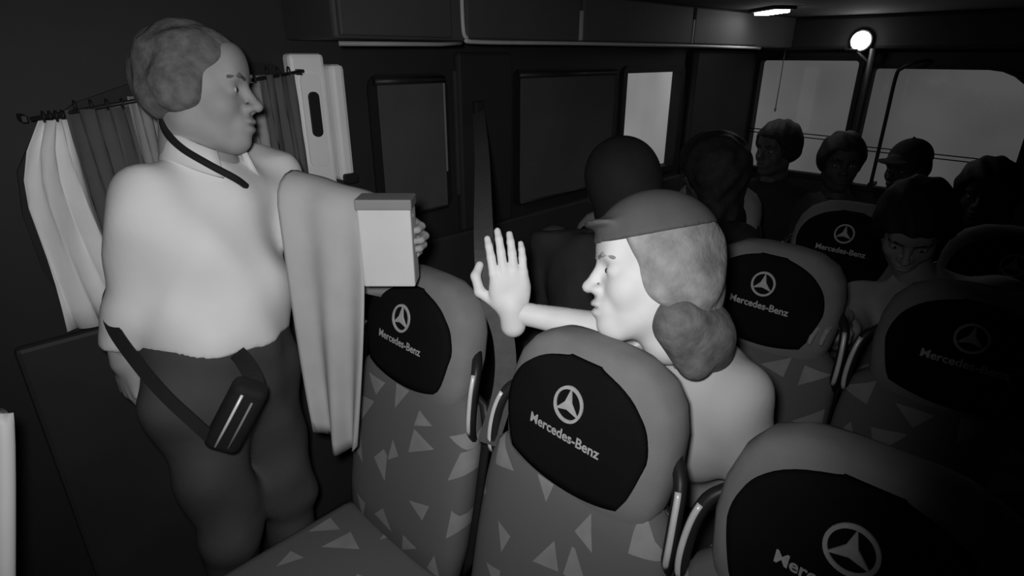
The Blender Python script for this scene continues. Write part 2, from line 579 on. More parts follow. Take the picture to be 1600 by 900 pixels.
# ------------------------------------------------------------------ curtains
def curtain(x0, x1, z0, z1, y, amp, waves, m, label, group, flare=0.0, seed=0, round_=0.0):
    rnd = random.Random(seed)
    root = empty('curtain', (x0, y, z0))
    nx, nz = int(waves * 10) + 2, 9
    ph = [rnd.uniform(-0.5, 0.5) for _ in range(20)]
    vs_, fs = [], []
    for side in (0, 1):
        for j in range(nz):
            t = j / (nz - 1)
            for i in range(nx):
                s = i / (nx - 1)
                a = 2 * PI * waves * s + ph[int(s * 9)] * 0.15 + 0.4 * math.sin(3 * t + seed)
                yy = amp * math.sin(a) * (0.75 + 0.25 * (1 - t))
                lead = round_ * max(0.0, (t - 0.55) / 0.45) ** 2.2
                xx = lead + (x1 - x0 - lead) * s + flare * (1 - t) ** 2 * s + 0.006 * math.sin(5 * t + i)
                vs_.append((xx, yy + side * 0.003, (z1 - z0) * t))
    st = nx * nz
    for j in range(nz - 1):
        for i in range(nx - 1):
            a = j * nx + i
            fs.append((a, a + 1, a + nx + 1, a + nx))
            fs.append((st + a, st + a + nx, st + a + nx + 1, st + a + 1))
    for j in range(nz - 1):
        for c in (0, nx - 1):
            a, b = j * nx + c, (j + 1) * nx + c
            fs.append((a, b, st + b, st + a) if c == 0 else (a, st + a, st + b, b))
    for i in range(nx - 1):
        for r in (0, (nz - 1) * nx):
            a, b = r + i, r + i + 1
            fs.append((a, st + a, st + b, b) if r == 0 else (a, b, st + b, st + a))
    obj('cloth', vs_, fs, m, root, True)
    # heading band with rings
    n = max(3, int((x1 - x0) / 0.028))
    for i in range(n):
        xx = round_ + (x1 - x0 - round_) * (i + 0.5) / n
        v, f = tube_geo([(0, 0.008 * math.cos(a), 0.012 * math.sin(a)) for a in [2 * PI * k / 10 for k in range(11)]], 0.0022, 5, False)
        obj('ring', v, f, M['plastic'], root, True, (xx, 0.0, z1 - z0 + 0.008))
    tag(root, label, 'curtain', group)
    return root


G = 'curtains on the side windows'
curtain(0.128, 0.245, 1.015, 1.515, 1.68, 0.012, 2.0, M['curtain_pale'], 'pale gathered curtain at the rounded end of the side window', G, 0.04, 1, 0.07)
curtain(0.25, 0.375, 1.0, 1.535, 1.675, 0.010, 2.5, M['curtain_dark'], 'dark grey curtain length next to the pale gathered one', G, 0.0, 2)
curtain(0.38, 0.575, 1.0, 1.558, 1.68, 0.013, 6.0, M['curtain_mid'], 'mid grey curtain in many narrow pleats behind the standing man', G, 0.0, 3)
curtain(0.58, 0.70, 1.02, 1.58, 1.68, 0.012, 3.0, M['curtain_mid'], 'mid grey curtain hidden mostly by the standing man’s head', G, 0.0, 4)
curtain(0.705, 0.80, 1.02, 1.60, 1.68, 0.010, 3.0, M['curtain_dark'], 'dark grey curtain length beside the pale door post', G, 0.0, 5)
rail = empty('curtain_rail', (0.13, 1.68, 1.49))
tag(rail, 'thin dark curtain rail across the side window behind the standing man', 'curtain rail')
tube('rod', [(0.05, 0, 0.029), (0.35, 0, 0.07), (0.70, 0, 0.118)], 0.005, M['plastic'], rail, 8)
for x, z in ((0.04, 0.03), (0.69, 0.115)):
    box('bracket', (x - 0.006, 0, z - 0.008), (x + 0.006, 0.07, z + 0.008), M['plastic'], rail, 0.002)


def blind(x0, x1, z0, z1, y, label):
    root = empty('roller_blind', (x0, y, z0))
    tag(root, label, 'blind', 'dark blinds on the side windows')
    nx, nz = 16, 14
    vs_, fs = [], []
    for lay in (0, 1):
        for j in range(nz):
            for i in range(nx):
                s_, t = i / (nx - 1), j / (nz - 1)
                vs_.append(((x1 - x0) * s_, 0.004 * math.sin(PI * s_) * math.sin(7 * t) + 0.003 * lay, (z1 - z0) * t))
    st = nx * nz
    for j in range(nz - 1):
        for i in range(nx - 1):
            q = j * nx + i
            fs += [(q, q + 1, q + nx + 1, q + nx), (st + q, st + q + nx, st + q + nx + 1, st + q + 1)]
    obj('cloth', vs_, fs, M['blind'], root, True)
    tube('bottom_bar', [(0, 0.002, 0), (x1 - x0, 0.002, 0)], 0.006, M['plastic'], root, 8)
    tube('roller', [(-0.008, 0.005, z1 - z0), (x1 - x0 + 0.008, 0.005, z1 - z0)], 0.013, M['plastic'], root, 12)


blind(1.10, 1.372, 1.11, 1.57, 1.722, 'dark grey blind over the small window past the pale door post')
blind(1.775, 2.42, 1.05, 1.575, 1.722, 'wide dark blind over the long side window behind the hooded passenger')

# ------------------------------------------------------------------ seats (face the front, -x)
SUPN = 3.4


def loft(sections, n=28, pw=SUPN):
    """sections: (z, x centre, half width, half thickness)"""
    vs_, fs = [], []
    for (z, xc, a, b) in sections:
        for k in range(n):
            an = 2 * PI * k / n
            c, s = math.cos(an), math.sin(an)
            vs_.append((xc + b * math.copysign(abs(c) ** (2 / pw), c), a * math.copysign(abs(s) ** (2 / pw), s), z))
    m_ = len(sections)
    for i in range(m_ - 1):
        for k in range(n):
            k2 = (k + 1) % n
            fs.append((i * n + k, i * n + k2, (i + 1) * n + k2, (i + 1) * n + k))
    fs.append(tuple(range(n - 1, -1, -1)))
    fs.append(tuple(range((m_ - 1) * n, m_ * n)))
    return vs_, fs


def xc(z):      # centre line of the reclined back
    return 0.045 + (z - 0.45) * 0.20


HEAD = [(0.85, 0.150, 0.038), (0.875, 0.170, 0.050), (0.92, 0.184, 0.060), (0.99, 0.192, 0.066), (1.05, 0.188, 0.066), (1.095, 0.175, 0.062), (1.128, 0.150, 0.053), (1.151, 0.106, 0.038), (1.159, 0.06, 0.02)]


def head_front(y, z):
    zs = [h[0] for h in HEAD]
    a = np.interp(z, zs, [h[1] for h in HEAD])
    b = np.interp(z, zs, [h[2] for h in HEAD])
    q = min(abs(y) / a, 0.999)
    return xc(z) - b * (1 - q ** SUPN) ** (1 / SUPN)


# lettering mesh
cu = bpy.data.curves.new('lettering', 'FONT')
cu.body = 'Mercedes-Benz'
cu.size = 0.0265
cu.align_x = 'CENTER'
cu.resolution_u = 3
cu.offset = 0.0006
to = bpy.data.objects.new('lettering', cu)
COL.objects.link(to)
dg = bpy.context.evaluated_depsgraph_get()
tm = bpy.data.meshes.new_from_object(to.evaluated_get(dg))
TXT_V = [v.co.copy() for v in tm.vertices]
TXT_F = [tuple(p.vertices) for p in tm.polygons]
bpy.data.objects.remove(to)
bpy.data.meshes.remove(tm)


def make_seat():
    root = empty('bus_seat')
    sec = [(0.40, 0.200, 0.030), (0.43, 0.222, 0.048), (0.52, 0.228, 0.055), (0.65, 0.230, 0.055), (0.78, 0.228, 0.052),
           (0.84, 0.222, 0.050), (0.88, 0.208, 0.046), (0.905, 0.18, 0.036), (0.915, 0.13, 0.02)]
    v, f = loft([(z, xc(z), a, b) for z, a, b in sec])
    obj('backrest', v, f, M['fabric'], root, True)
    v, f = loft([(z, xc(z) + 0.004, a, b) for z, a, b in HEAD])
    obj('headrest', v, f, M['shell'], root, True)
    # rear shell of the back
    v, f = loft([(z, xc(z) + 0.052, a, 0.014) for z, a in ((0.38, 0.20), (0.45, 0.225), (0.8, 0.225), (0.87, 0.20), (0.90, 0.12))])
    obj('rear_shell', v, f, M['plastic'], root, True)
    # black cover on the front of the headrest, draped over the cheeks
    nu, nv = 26, 22
    z0, z1 = 0.918, 1.138
    vs_, fs = [], []
    for lay in (0, 1):
        for j in range(nv):
            t = 1 - (1 - j / (nv - 1)) ** 1.7
            hw = 0.160 * max(0.05, 1 - (max(0, t - 0.35) / 0.65) ** 2.8) ** 0.5 * (0.80 + 0.20 * min(1, t / 0.45) ** 0.7)
            for i in range(nu):
                s = 2 * i / (nu - 1) - 1
                y = hw * s
                dip = -0.022 * (1 - s * s) * (1 - t) ** 2 + 0.012 * (s * s) * (1 - t) ** 3 * 0
                z = z0 + (z1 - z0) * t + dip
                x = head_front(y, z) - (0.004 if lay == 0 else 0.010)
                if lay == 0:
                    x += 0.012
                vs_.append((x, y, z))
    st = nu * nv
    for j in range(nv - 1):
        for i in range(nu - 1):
            a = j * nu + i
            fs.append((st + a, st + a + nu, st + a + nu + 1, st + a + 1))
            fs.append((a, a + 1, a + nu + 1, a + nu))
    ring = [i for i in range(nu)] + [j * nu + nu - 1 for j in range(1, nv)] + [(nv - 1) * nu + i for i in range(nu - 2, -1, -1)] + [j * nu for j in range(nv - 2, 0, -1)]
    for k in range(len(ring)):
        a, b = ring[k], ring[(k + 1) % len(ring)]
        fs.append((a, st + a, st + b, b))
    cv = obj('headrest_cover', vs_, fs, M['cover'], root, True)
    # emblem: ring and three-pointed star
    cz = 1.066
    R = 0.033
    vs_, fs = [], []

    def surf(y, z, d):
        return (head_front(y, z) - 0.0105 - d, y, z)
    n = 32
    for k in range(n):
        an = 2 * PI * k / n
        for rr, d in ((R, 0), (R, 0.003), (R - 0.0055, 0.003), (R - 0.0055, 0)):
            vs_.append(surf(rr * math.cos(an), cz + rr * math.sin(an), d))
    for k in range(n):
        k2 = (k + 1) % n
        for q in range(4):
            q2 = (q + 1) % 4
            fs.append((k * 4 + q, k * 4 + q2, k2 * 4 + q2, k2 * 4 + q))
    for k in range(3):
        an = PI / 2 + k * 2 * PI / 3
        s = len(vs_)
        pts = [((R - 0.004) * math.cos(an), (R - 0.004) * math.sin(an)), (0.0085 * math.cos(an + PI / 3), 0.0085 * math.sin(an + PI / 3)), (0, 0), (0.0085 * math.cos(an - PI / 3), 0.0085 * math.sin(an - PI / 3))]
        for d in (0, 0.0035):
            for p in pts:
                vs_.append(surf(p[0], cz + p[1], d))
        fs.append((s + 4, s + 5, s + 6, s + 7))
        for q in range(4):
            q2 = (q + 1) % 4
            fs.append((s + q, s + q2, s + 4 + q2, s + 4 + q))
    e = obj('emblem', vs_, fs, M['print'], cv)
    tag(e, 'pale three-pointed star in a ring')
    # lettering: thin raised letters following the cloth
    vs_ = [surf(-p.x, 0.999 + p.y, 0.0015 if i >= 0 else 0) for i, p in enumerate(TXT_V)]
    l = obj('lettering', vs_, TXT_F, M['print'], cv)
    tag(l, 'pale lettering under the star')
    # cushion
    bm = bmesh.new()
    bm_box(bm, (-0.42, -0.225, 0.31), (0.03, 0.225, 0.45), 0.045, 4)
    from_bm('cushion', bm, M['fabric_seat'], root, True)
    bm = bmesh.new()
    bm_box(bm, (-0.36, -0.20, 0.27), (0.08, 0.20, 0.315), 0.008)
    from_bm('seat_pan', bm, M['plastic'], root)
    for y in (-0.15, 0.15):
        bm = bmesh.new()
        bm_box(bm, (-0.30, y - 0.02, 0.0), (-0.25, y + 0.02, 0.275), 0.005)
        bm_box(bm, (0.0, y - 0.02, 0.0), (0.05, y + 0.02, 0.275), 0.005)
        bm_box(bm, (-0.32, y - 0.025, 0.0), (0.07, y + 0.025, 0.02), 0.004)
        from_bm('leg_frame', bm, M['plastic'], root)
    # shoulder grab handles: a dark loop with a pale metal inlay
    for s in (-1, 1):
        pts = spline([(xc(0.78) + 0.02, s * 0.205, 0.78), (xc(0.84) - 0.015, s * 0.220, 0.85), (xc(0.90) - 0.018, s * 0.219, 0.93), (xc(0.96) - 0.006, s * 0.208, 0.985), (xc(1.0) + 0.015, s * 0.18, 1.01)], 6)
        g = tube('grab_handle', pts, 0.012, M['plastic'], root, 10)
        pts2 = [p + Vector((-0.0095, s * 0.002, 0.003)) for p in pts[5:-7]]
        tube('metal_inlay', pts2, 0.006, M['chrome'], g, 6)
    return root


SEAT_Y = [1.07, 0.555, 0.085]
ROW_X = {'A': 0.605, 'B': 1.44, 'C': 2.12}
SEATS = [('A', 0, 'seat with triangle print cloth and starred cover beside the standing man'),
         ('A', 1, 'seat with starred black cover before the capped woman, middle of the front row'),
         ('A', 2, 'shadowed seat with black starred cover, next to the seat before the woman'),
         ('B', 0, 'seat under the dark-clothed passenger behind the woman’s raised hand'),
         ('B', 1, 'seat with starred black cover behind the capped woman’s back'),
         ('B', 2, 'dim seat with faint star, behind the shadowed front row seat'),
         ('C', 0, 'seat under the dark long-haired passenger by the dark pillar'),
         ('C', 1, 'unlit seat with black cover, empty, before the row of back passengers'),
         ('C', 2, 'unlit seat under the leaning grey-clad passenger')]
proto = make_seat()
for i, (r, k, lab) in enumerate(SEATS):
    s = proto if i == 0 else copy_tree(proto)
    s.location = (ROW_X[r], SEAT_Y[k], -0.03 if r == 'C' else 0.0)
    s.rotation_euler = (0, 0, math.radians({0: 1.5, 1: -1.0, 2: 1.0}[k]))
    if r == 'C':
        s.location.z = 0
    tag(s, lab, 'seat', 'passenger seats in rows')

# back bench
bb = empty('rear_bench', (3.30, 0, 0))
tag(bb, 'long dark bench seat under the back windows', 'bench')
for i in range(4):
    y0 = 0.02 + i * 0.415
    bm = bmesh.new()
    bm_box(bm, (-0.38, y0, 0.30), (0.12, y0 + 0.41, 0.45), 0.04, 3)
    from_bm('cushion', bm, M['dark_cloth'], bb, True)
    v, f = loft([(z, 0.13 + (z - 0.45) * 0.2, a, b) for z, a, b in ((0.42, 0.18, 0.03), (0.47, 0.20, 0.05), (0.8, 0.203, 0.05), (0.88, 0.19, 0.045), (0.91, 0.13, 0.02))])
    obj('back_pad', [(x, y + y0 + 0.205, z) for x, y, z in v], f, M['dark_cloth'], bb, True)
bm = bmesh.new()
bm_box(bm, (-0.33, 0.04, 0.0), (0.30, 1.66, 0.30), 0.01)
from_bm('base', bm, M['plastic'], bb)


# ------------------------------------------------------------------ people: smooth solid fields turned into meshes
class Field:
    def __init__(self):
        self.p = []

    def cone(self, a, b, ra, rb, k=0.02, sub=False):
        self.p.append(('c', np.array(a, float), np.array(b, float), ra, rb, k, sub))
        return self

    def ell(self, c, r, k=0.02, axes=None, sub=False):
        self.p.append(('e', np.array(c, float), np.array(r, float), np.eye(3) if axes is None else np.array(axes, float), None, k, sub))
        return self

    def half(self, pt, nrm, k=0.004):
        """cut away the side the normal points to"""
        n = np.array(nrm, float)
        self.p.append(('h', np.array(pt, float), n / np.linalg.norm(n), None, None, k, True))
        return self

    def bounds(self):
        lo, hi = np.full(3, 9e9), np.full(3, -9e9)
        for q in self.p:
            if q[6]:
                continue
            if q[0] == 'c':
                lo = np.minimum(lo, np.minimum(q[1] - q[3], q[2] - q[4]))
                hi = np.maximum(hi, np.maximum(q[1] + q[3], q[2] + q[4]))
            else:
                m = q[2].max()
                lo = np.minimum(lo, q[1] - m)
                hi = np.maximum(hi, q[1] + m)
        return lo, hi

    def mesh(self, h, noise=None):
        lo, hi = self.bounds()
        lo = lo - 3 * h
        hi = hi + 3 * h
        n = np.ceil((hi - lo) / h).astype(int) + 1
        gx, gy, gz = [lo[i] + h * np.arange(n[i]) for i in range(3)]
        D = np.full(tuple(n), 0.2)
        for q in self.p:
            k = q[5]
            if q[0] == 'c':
                a, b = np.minimum(q[1] - q[3], q[2] - q[4]), np.maximum(q[1] + q[3], q[2] + q[4])
            elif q[0] == 'e':
                m = np.sqrt(((q[3] * q[2][:, None]) ** 2).sum(0))
                a, b = q[1] - m, q[1] + m
            else:
                a, b = lo, hi
            mg = k + 3 * h
            i0 = np.clip(np.floor((a - mg - lo) / h).astype(int), 0, n)
            i1 = np.clip(np.ceil((b + mg - lo) / h).astype(int) + 1, 0, n)
            if np.any(i1 <= i0):
                continue
            sl = tuple(slice(i0[t], i1[t]) for t in range(3))
            X, Y, Z = np.meshgrid(gx[sl[0]], gy[sl[1]], gz[sl[2]], indexing='ij')
            if q[0] == 'c':
                ab = q[2] - q[1]
                L = max(ab @ ab, 1e-9)
                t = np.clip(((X - q[1][0]) * ab[0] + (Y - q[1][1]) * ab[1] + (Z - q[1][2]) * ab[2]) / L, 0, 1)
                d = np.sqrt((X - q[1][0] - t * ab[0]) ** 2 + (Y - q[1][1] - t * ab[1]) ** 2 + (Z - q[1][2] - t * ab[2]) ** 2) - (q[3] + (q[4] - q[3]) * t)
            elif q[0] == 'e':
                P = [X - q[1][0], Y - q[1][1], Z - q[1][2]]
                L = [sum(q[3][i][j] * P[j] for j in range(3)) for i in range(3)]
                k0 = np.sqrt(sum((L[i] / q[2][i]) ** 2 for i in range(3)))
                k1 = np.sqrt(sum((L[i] / q[2][i] ** 2) ** 2 for i in range(3))) + 1e-9
                d = k0 * (k0 - 1) / k1
            else:
                d = -((X - q[1][0]) * q[2][0] + (Y - q[1][1]) * q[2][1] + (Z - q[1][2]) * q[2][2])
            c = D[sl]
            if q[6]:
                d = -d
                hh = np.clip(0.5 - 0.5 * (d - c) / k, 0, 1)
                # smooth maximum of c and d
                D[sl] = d * (1 - hh) + c * hh + k * hh * (1 - hh)
            else:
                hh = np.clip(0.5 + 0.5 * (d - c) / k, 0, 1)
                D[sl] = d * (1 - hh) + c * hh - k * hh * (1 - hh)
        if noise:
            X, Y, Z = np.meshgrid(gx, gy, gz, indexing='ij')
            D = D + noise(X, Y, Z)
        return nets(D, lo, h)


def nets(F, lo, h):
    s = F < 0
    nx, ny, nz = F.shape
    c = np.zeros((nx - 1, ny - 1, nz - 1), int)
    for a in (0, 1):
        for b in (0, 1):
            for d in (0, 1):
                c += s[a:nx - 1 + a, b:ny - 1 + b, d:nz - 1 + d]
    mixed = (c > 0) & (c < 8)
    I = np.argwhere(mixed)
    idx = np.full(mixed.shape, -1)
    idx[mixed] = np.arange(len(I))
    pos = np.zeros((len(I), 3))
    cnt = np.zeros(len(I))
    cor = [(a, b, d) for a in (0, 1) for b in (0, 1) for d in (0, 1)]
    for p in cor:
        for ax in range(3):
            if p[ax]:
                continue
            q = list(p)
            q[ax] = 1
            fa = F[I[:, 0] + p[0], I[:, 1] + p[1], I[:, 2] + p[2]]
            fb = F[I[:, 0] + q[0], I[:, 1] + q[1], I[:, 2] + q[2]]
            m = (fa < 0) != (fb < 0)
            t = np.where(m, fa / np.where(m, fa - fb, 1), 0)
            pt = np.tile(np.array(p, float), (len(I), 1))
            pt[:, ax] = t
            pos += pt * m[:, None]
            cnt += m
    V = lo + h * (I + pos / cnt[:, None])
    faces = []
    for ax in range(3):
        b, d = (ax + 1) % 3, (ax + 2) % 3
        sa = np.take(s, range(0, s.shape[ax] - 1), ax)
        sb = np.take(s, range(1, s.shape[ax]), ax)
        E_ = np.argwhere(sa != sb)
        E_ = E_[(E_[:, b] > 0) & (E_[:, d] > 0) & (E_[:, b] < s.shape[b] - 1) & (E_[:, d] < s.shape[d] - 1)]
        def cell(db, dd):
            q = E_.copy()
            q[:, b] += db
            q[:, d] += dd
            return idx[q[:, 0], q[:, 1], q[:, 2]]
        Q = np.stack([cell(-1, -1), cell(0, -1), cell(0, 0), cell(-1, 0)], 1)
        inside = s[E_[:, 0], E_[:, 1], E_[:, 2]]
        Q[~inside] = Q[~inside][:, ::-1]
        faces.append(Q)
    return V, np.concatenate(faces)


def frame(fwd, up=(0, 0, 1)):
    f = np.array(fwd, float)
    f /= np.linalg.norm(f)
    u = np.array(up, float)
    u = u - f * (u @ f)
    u /= np.linalg.norm(u)
    return np.stack([f, np.cross(u, f), u])      # rows: forward, left, up


def put(V, A, o, scale=1.0):
    return (V * scale) @ A + np.array(o)


# head prototype: x forward, y left, z up, origin mid-head
def head_field(nose=1.0, jaw=1.0, fem=False):
    F = Field()
    F.ell((-0.012, 0, 0.030), (0.098, 0.077, 0.088))
    F.ell((0.022, 0, -0.035), (0.066, 0.060, 0.085), 0.03)
    for y in (-1, 1):
        F.cone((-0.012, y * 0.047 * jaw, -0.062), (0.058, y * 0.012, -0.106), 0.022 * jaw, 0.017, 0.03)
        F.ell((0.052, y * 0.038, -0.036), (0.026, 0.024, 0.028), 0.02)
    F.cone((0.070, -0.034, 0.020), (0.070, 0.034, 0.020), 0.014, 0.014, 0.018)
    F.ell((0.070, 0, 0.05), (0.022, 0.045, 0.035), 0.03)
    for y in (-1, 1):
        F.ell((0.092, y * 0.033, -0.004), (0.016, 0.020, 0.012), 0.012, None, True)
        F.ell((0.069, y * 0.033, -0.004), (0.0155, 0.016, 0.0125), 0.004)
    F.cone((0.083, 0, 0.012), (0.104 + 0.004 * nose, 0, -0.030), 0.008, 0.0095, 0.010)
    F.ell((0.107 + 0.004 * nose, 0, -0.034), (0.0105, 0.011, 0.010), 0.008)
    for y in (-1, 1):
        F.ell((0.095, y * 0.013, -0.038), (0.012, 0.008, 0.008), 0.008)
    F.ell((0.080, 0, -0.070), (0.019, 0.030, 0.024), 0.018)
    F.ell((0.094, 0, -0.0625), (0.011, 0.023, 0.0065), 0.005)
    F.ell((0.092, 0, -0.0785), (0.011, 0.020, 0.0075), 0.005)
    F.ell((0.100, 0, -0.0702), (0.010, 0.026, 0.0018), 0.003, None, True)
    F.ell((0.070, 0, -0.104), (0.020, 0.020, 0.016), 0.018)
    for y in (-1, 1):
        F.ell((-0.012, y * 0.079, -0.006), (0.026, 0.009, 0.034), 0.010)
        F.ell((-0.006, y * 0.089, -0.004), (0.014, 0.006, 0.022), 0.006, None, True)
    nr = 0.046 if fem else 0.054
    F.cone((-0.026, 0, -0.06), (-0.034, 0, -0.125), nr, nr * 0.98, 0.03)
    return F


HEAD_M = head_field().mesh(0.0042)
HEAD_F = head_field(0.7, 0.88, True).mesh(0.0036)


# hand prototype: wrist at origin, fingers along +x, palm faces -z, thumb on +y side
def hand_field(curl, spread=0.16, thumb=0.5):
    F = Field()
    F.cone((-0.03, 0, 0), (0.01, 0, 0), 0.026, 0.027, 0.02)
    F.ell((0.05, 0.0, 0), (0.052, 0.041, 0.016), 0.02)
    F.ell((0.035, 0.022, -0.010), (0.034, 0.018, 0.016), 0.015)
    F.ell((0.045, -0.024, -0.008), (0.036, 0.014, 0.014), 0.015)
    for i, (y, L) in enumerate(((0.030, 0.074), (0.010, 0.082), (-0.011, 0.076), (-0.030, 0.060))):
        p = np.array((0.092 - 0.006 * abs(i - 1.2), y, 0.002))
        yaw = spread * (1.2 - i) / 1.5
        an = 0.15
        r = 0.0095 - (0.001 if i == 3 else 0)
        F.cone((0.05, y * 0.8, 0.0), p, 0.011, r, 0.008)
        for j, fr in enumerate((0.45, 0.31, 0.24)):
            an += curl * (0.8 if j == 0 else 1.0)
            d = np.array((math.cos(an) * math.cos(yaw), math.sin(yaw) * math.cos(an), -math.sin(an)))
            q = p + d * L * fr
            F.cone(p, q, r, r - 0.0008, 0.003)
            p, r = q, r - 0.0008
    p = np.array((0.02, 0.030, -0.008))
    for j, (L, a) in enumerate(((0.040, 0.9), (0.034, 0.9 - thumb), (0.026, 0.9 - 2 * thumb))):
        d = np.array((math.cos(a), math.sin(a), -0.35 - 0.2 * j))
        d /= np.linalg.norm(d)
        q = p + d * L
        F.cone(p, q, 0.0125 - 0.0015 * j, 0.011 - 0.001 * j, 0.006)
        p = q
    return F


HAND_RELAX = hand_field(0.42).mesh(0.004)
HAND_GRIP = hand_field(0.85, 0.05, 0.55).mesh(0.004)
HAND_STOP = hand_field(0.22, 0.05, 0.75).mesh(0.0035)


def join(parts):
    V, Fs, n = [], [], 0
    for v, f in parts:
        V.append(v)
        Fs.append(f + n)
        n += len(v)
    return np.concatenate(V), np.concatenate(Fs)


def hand_part(proto_, wrist, direction, palm, right, scale=1.0):
    """direction: where the fingers go; palm: where the palm faces."""
    V, Fc = proto_
    V = V.copy()
    x = np.array(direction, float)
    x /= np.linalg.norm(x)
    z = -np.array(palm, float)
    z = z - x * (z @ x)
    z /= np.linalg.norm(z)
    y = np.cross(z, x)
    # thumb: +y belongs to a right hand with the palm down when fingers point ahead; mirror for the left
    if not right:
        V[:, 1] *= -1
        Fc = Fc[:, ::-1]
    return (V * scale) @ np.stack([x, y, z]) + np.array(wrist), Fc


def person(spec, label, group=None, vox=0.012):
    root = empty('person', (spec['pelvis'][0], spec['pelvis'][1], 0))
    tag(root, label, 'person', group)
    off = np.array(root.location)
    g = lambda k: np.array(spec[k], float)
    pel, chest, neck, head = g('pelvis'), g('chest'), g('neck'), g('head')
    A = frame(spec['face'], spec.get('head_up', (0, 0, 1)))
    B = frame(spec['front'], chest - pel)              # forward, left, up of the trunk
    hf = frame(spec.get('hip_front', spec['front']))
    sc = spec.get('size', 1.0)
    sw = spec.get('shoulder', 0.185) * sc
    shl = chest + B[1] * sw + B[2] * 0.10 * sc
    shr = chest - B[1] * sw + B[2] * 0.10 * sc
    if 'shoulder_l' in spec:
        shl = g('shoulder_l')
    if 'shoulder_r' in spec:
        shr = g('shoulder_r')
    hl, hr = pel + hf[1] * 0.095 * sc, pel - hf[1] * 0.095 * sc
    ax = np.stack([B[0], B[1], B[2]])
    fat = spec.get('belly', 0.0)

    def torso(F, e):
        F.ell(pel, (0.115 * sc + e, 0.165 * sc + e, 0.13 * sc + e), 0.06, ax)
        F.ell(pel * 0.55 + chest * 0.45 + B[0] * fat * 0.6, (0.108 * sc + e + fat, 0.142 * sc + e + fat * 0.8, 0.15 * sc + e), 0.08, ax)
        F.ell(chest, (0.115 * sc + e, 0.162 * sc + e, 0.165 * sc + e), 0.08, ax)
        for s in (shl, shr):
            F.cone(chest + B[2] * 0.09 * sc, s, 0.07 * sc + e, 0.058 * sc + e, 0.05)
        F.cone(chest + B[2] * 0.1 * sc, neck, 0.075 * sc + e, 0.054 * sc + e * 0.6, 0.05)

    def arm(F, s, el, wr, e, end=1.0):
        F.cone(s, el, 0.054 * sc + e, 0.043 * sc + e, 0.04)
        if end > 0:
            w = el + (wr - el) * end
            F.cone(el, w, 0.043 * sc + e, (0.043 + (0.028 - 0.043) * end) * sc + e, 0.02)

    def leg(F, hp, kn, an, e, end=1.0):
        F.cone(hp, kn, 0.088 * sc + e, 0.060 * sc + e, 0.05)
        F.cone(kn, kn + (an - kn) * end, 0.058 * sc + e, 0.040 * sc + e, 0.03)
    limbs = {}
    for sd, s in (('l', shl), ('r', shr)):
        limbs[sd] = (s, g('elbow_' + sd), g('wrist_' + sd))
    lg = {'l': (hl, g('knee_l'), g('ankle_l')), 'r': (hr, g('knee_r'), g('ankle_r'))}
    # body: one continuous figure
    F = Field()
    torso(F, -0.006)
    for sd in 'lr':
        arm(F, *limbs[sd], -0.003)
        leg(F, *lg[sd], -0.006)
        an = lg[sd][2]
        F.cone(an, an + hf[0] * 0.14 * sc + np.array((0, 0, -0.035)), 0.036 * sc, 0.028 * sc, 0.02)
    F.cone(neck - B[2] * 0.03, head + A[0] * -0.03 - A[2] * 0.08, 0.052 * sc, 0.048 * sc, 0.03)
    parts = [F.mesh(vox)]
    hv, hfc = HEAD_F if spec.get('fem') else HEAD_M
    hs = spec.get('head_size', 1.0)
    parts.append((put(hv, A, head, hs), hfc))
    for sd in 'lr':
        pr, d, pm = spec['hand_' + sd]
        parts.append(hand_part(pr, limbs[sd][2], d, pm, sd == 'r', sc * spec.get('hand_size', 1.0)))
    V, Fc = join(parts)
    obj('body', V - off, Fc, spec['skin'], root, True)
    # top
    slv = spec.get('sleeve', 1.0)
    C = Field()
    torso(C, 0.012)
    for sd in 'lr':
        s, el, wr = limbs[sd]
        if slv < 0:
            C.cone(s, s + (el - s) * (-slv), 0.068 * sc, 0.062 * sc, 0.04)
        else:
            arm(C, s, el, wr, 0.013, slv)
    ncut = neck + (head - neck) * 0.02
    C.half(ncut + B[2] * 0.012, (head - neck) / np.linalg.norm(head - neck) + A[0] * 0.25, 0.008)
    C.half(pel - B[2] * spec.get('hem', 0.05), -B[2], 0.006)
    rn = random.Random(len(label))
    ph = [rn.uniform(0, 6) for _ in range(6)]
    w = spec.get('wrinkle', 0.004)

    def fold(X, Y, Z):
        return w * (np.sin(31 * Z + 17 * X + ph[0] + 2 * np.sin(9 * Y + ph[1])) * 0.6 + np.sin(23 * Y - 19 * X + 26 * Z + ph[2]) * 0.5 + np.sin(47 * X + 29 * Y + 13 * Z + ph[3]) * 0.3)
    V, Fc = C.mesh(vox * 0.85, fold)
    obj(spec.get('top_name', 'shirt'), V - off, Fc, spec['top'], root, True)
    # trousers
    T = Field()
    T.ell(pel, (0.117 * sc + 0.008, 0.167 * sc + 0.008, 0.13 * sc + 0.008), 0.06, ax)
    T.ell(pel * 0.72 + chest * 0.28 + B[0] * fat * 0.4, (0.112 * sc + 0.006 + fat, 0.150 * sc + 0.006 + fat * 0.8, 0.10 * sc), 0.05, ax)
    for sd in 'lr':
        leg(T, *lg[sd], 0.014)
    V, Fc = T.mesh(vox, fold)
    obj('trousers', V - off, Fc, spec['bottom'], root, True)
    for sd in 'lr':
        S = Field()
        an = lg[sd][2]
        b0 = an + np.array((0, 0, -0.025))
        S.cone(b0 - hf[0] * 0.03, b0 + hf[0] * 0.15 * sc + np.array((0, 0, -0.012)), 0.046, 0.036, 0.02)
        S.half((0, 0, an[2] - 0.068), (0, 0, -1), 0.003)
        V, Fc = S.mesh(0.010)
        obj('shoe', V - off, Fc, M['shoe'], root, True)
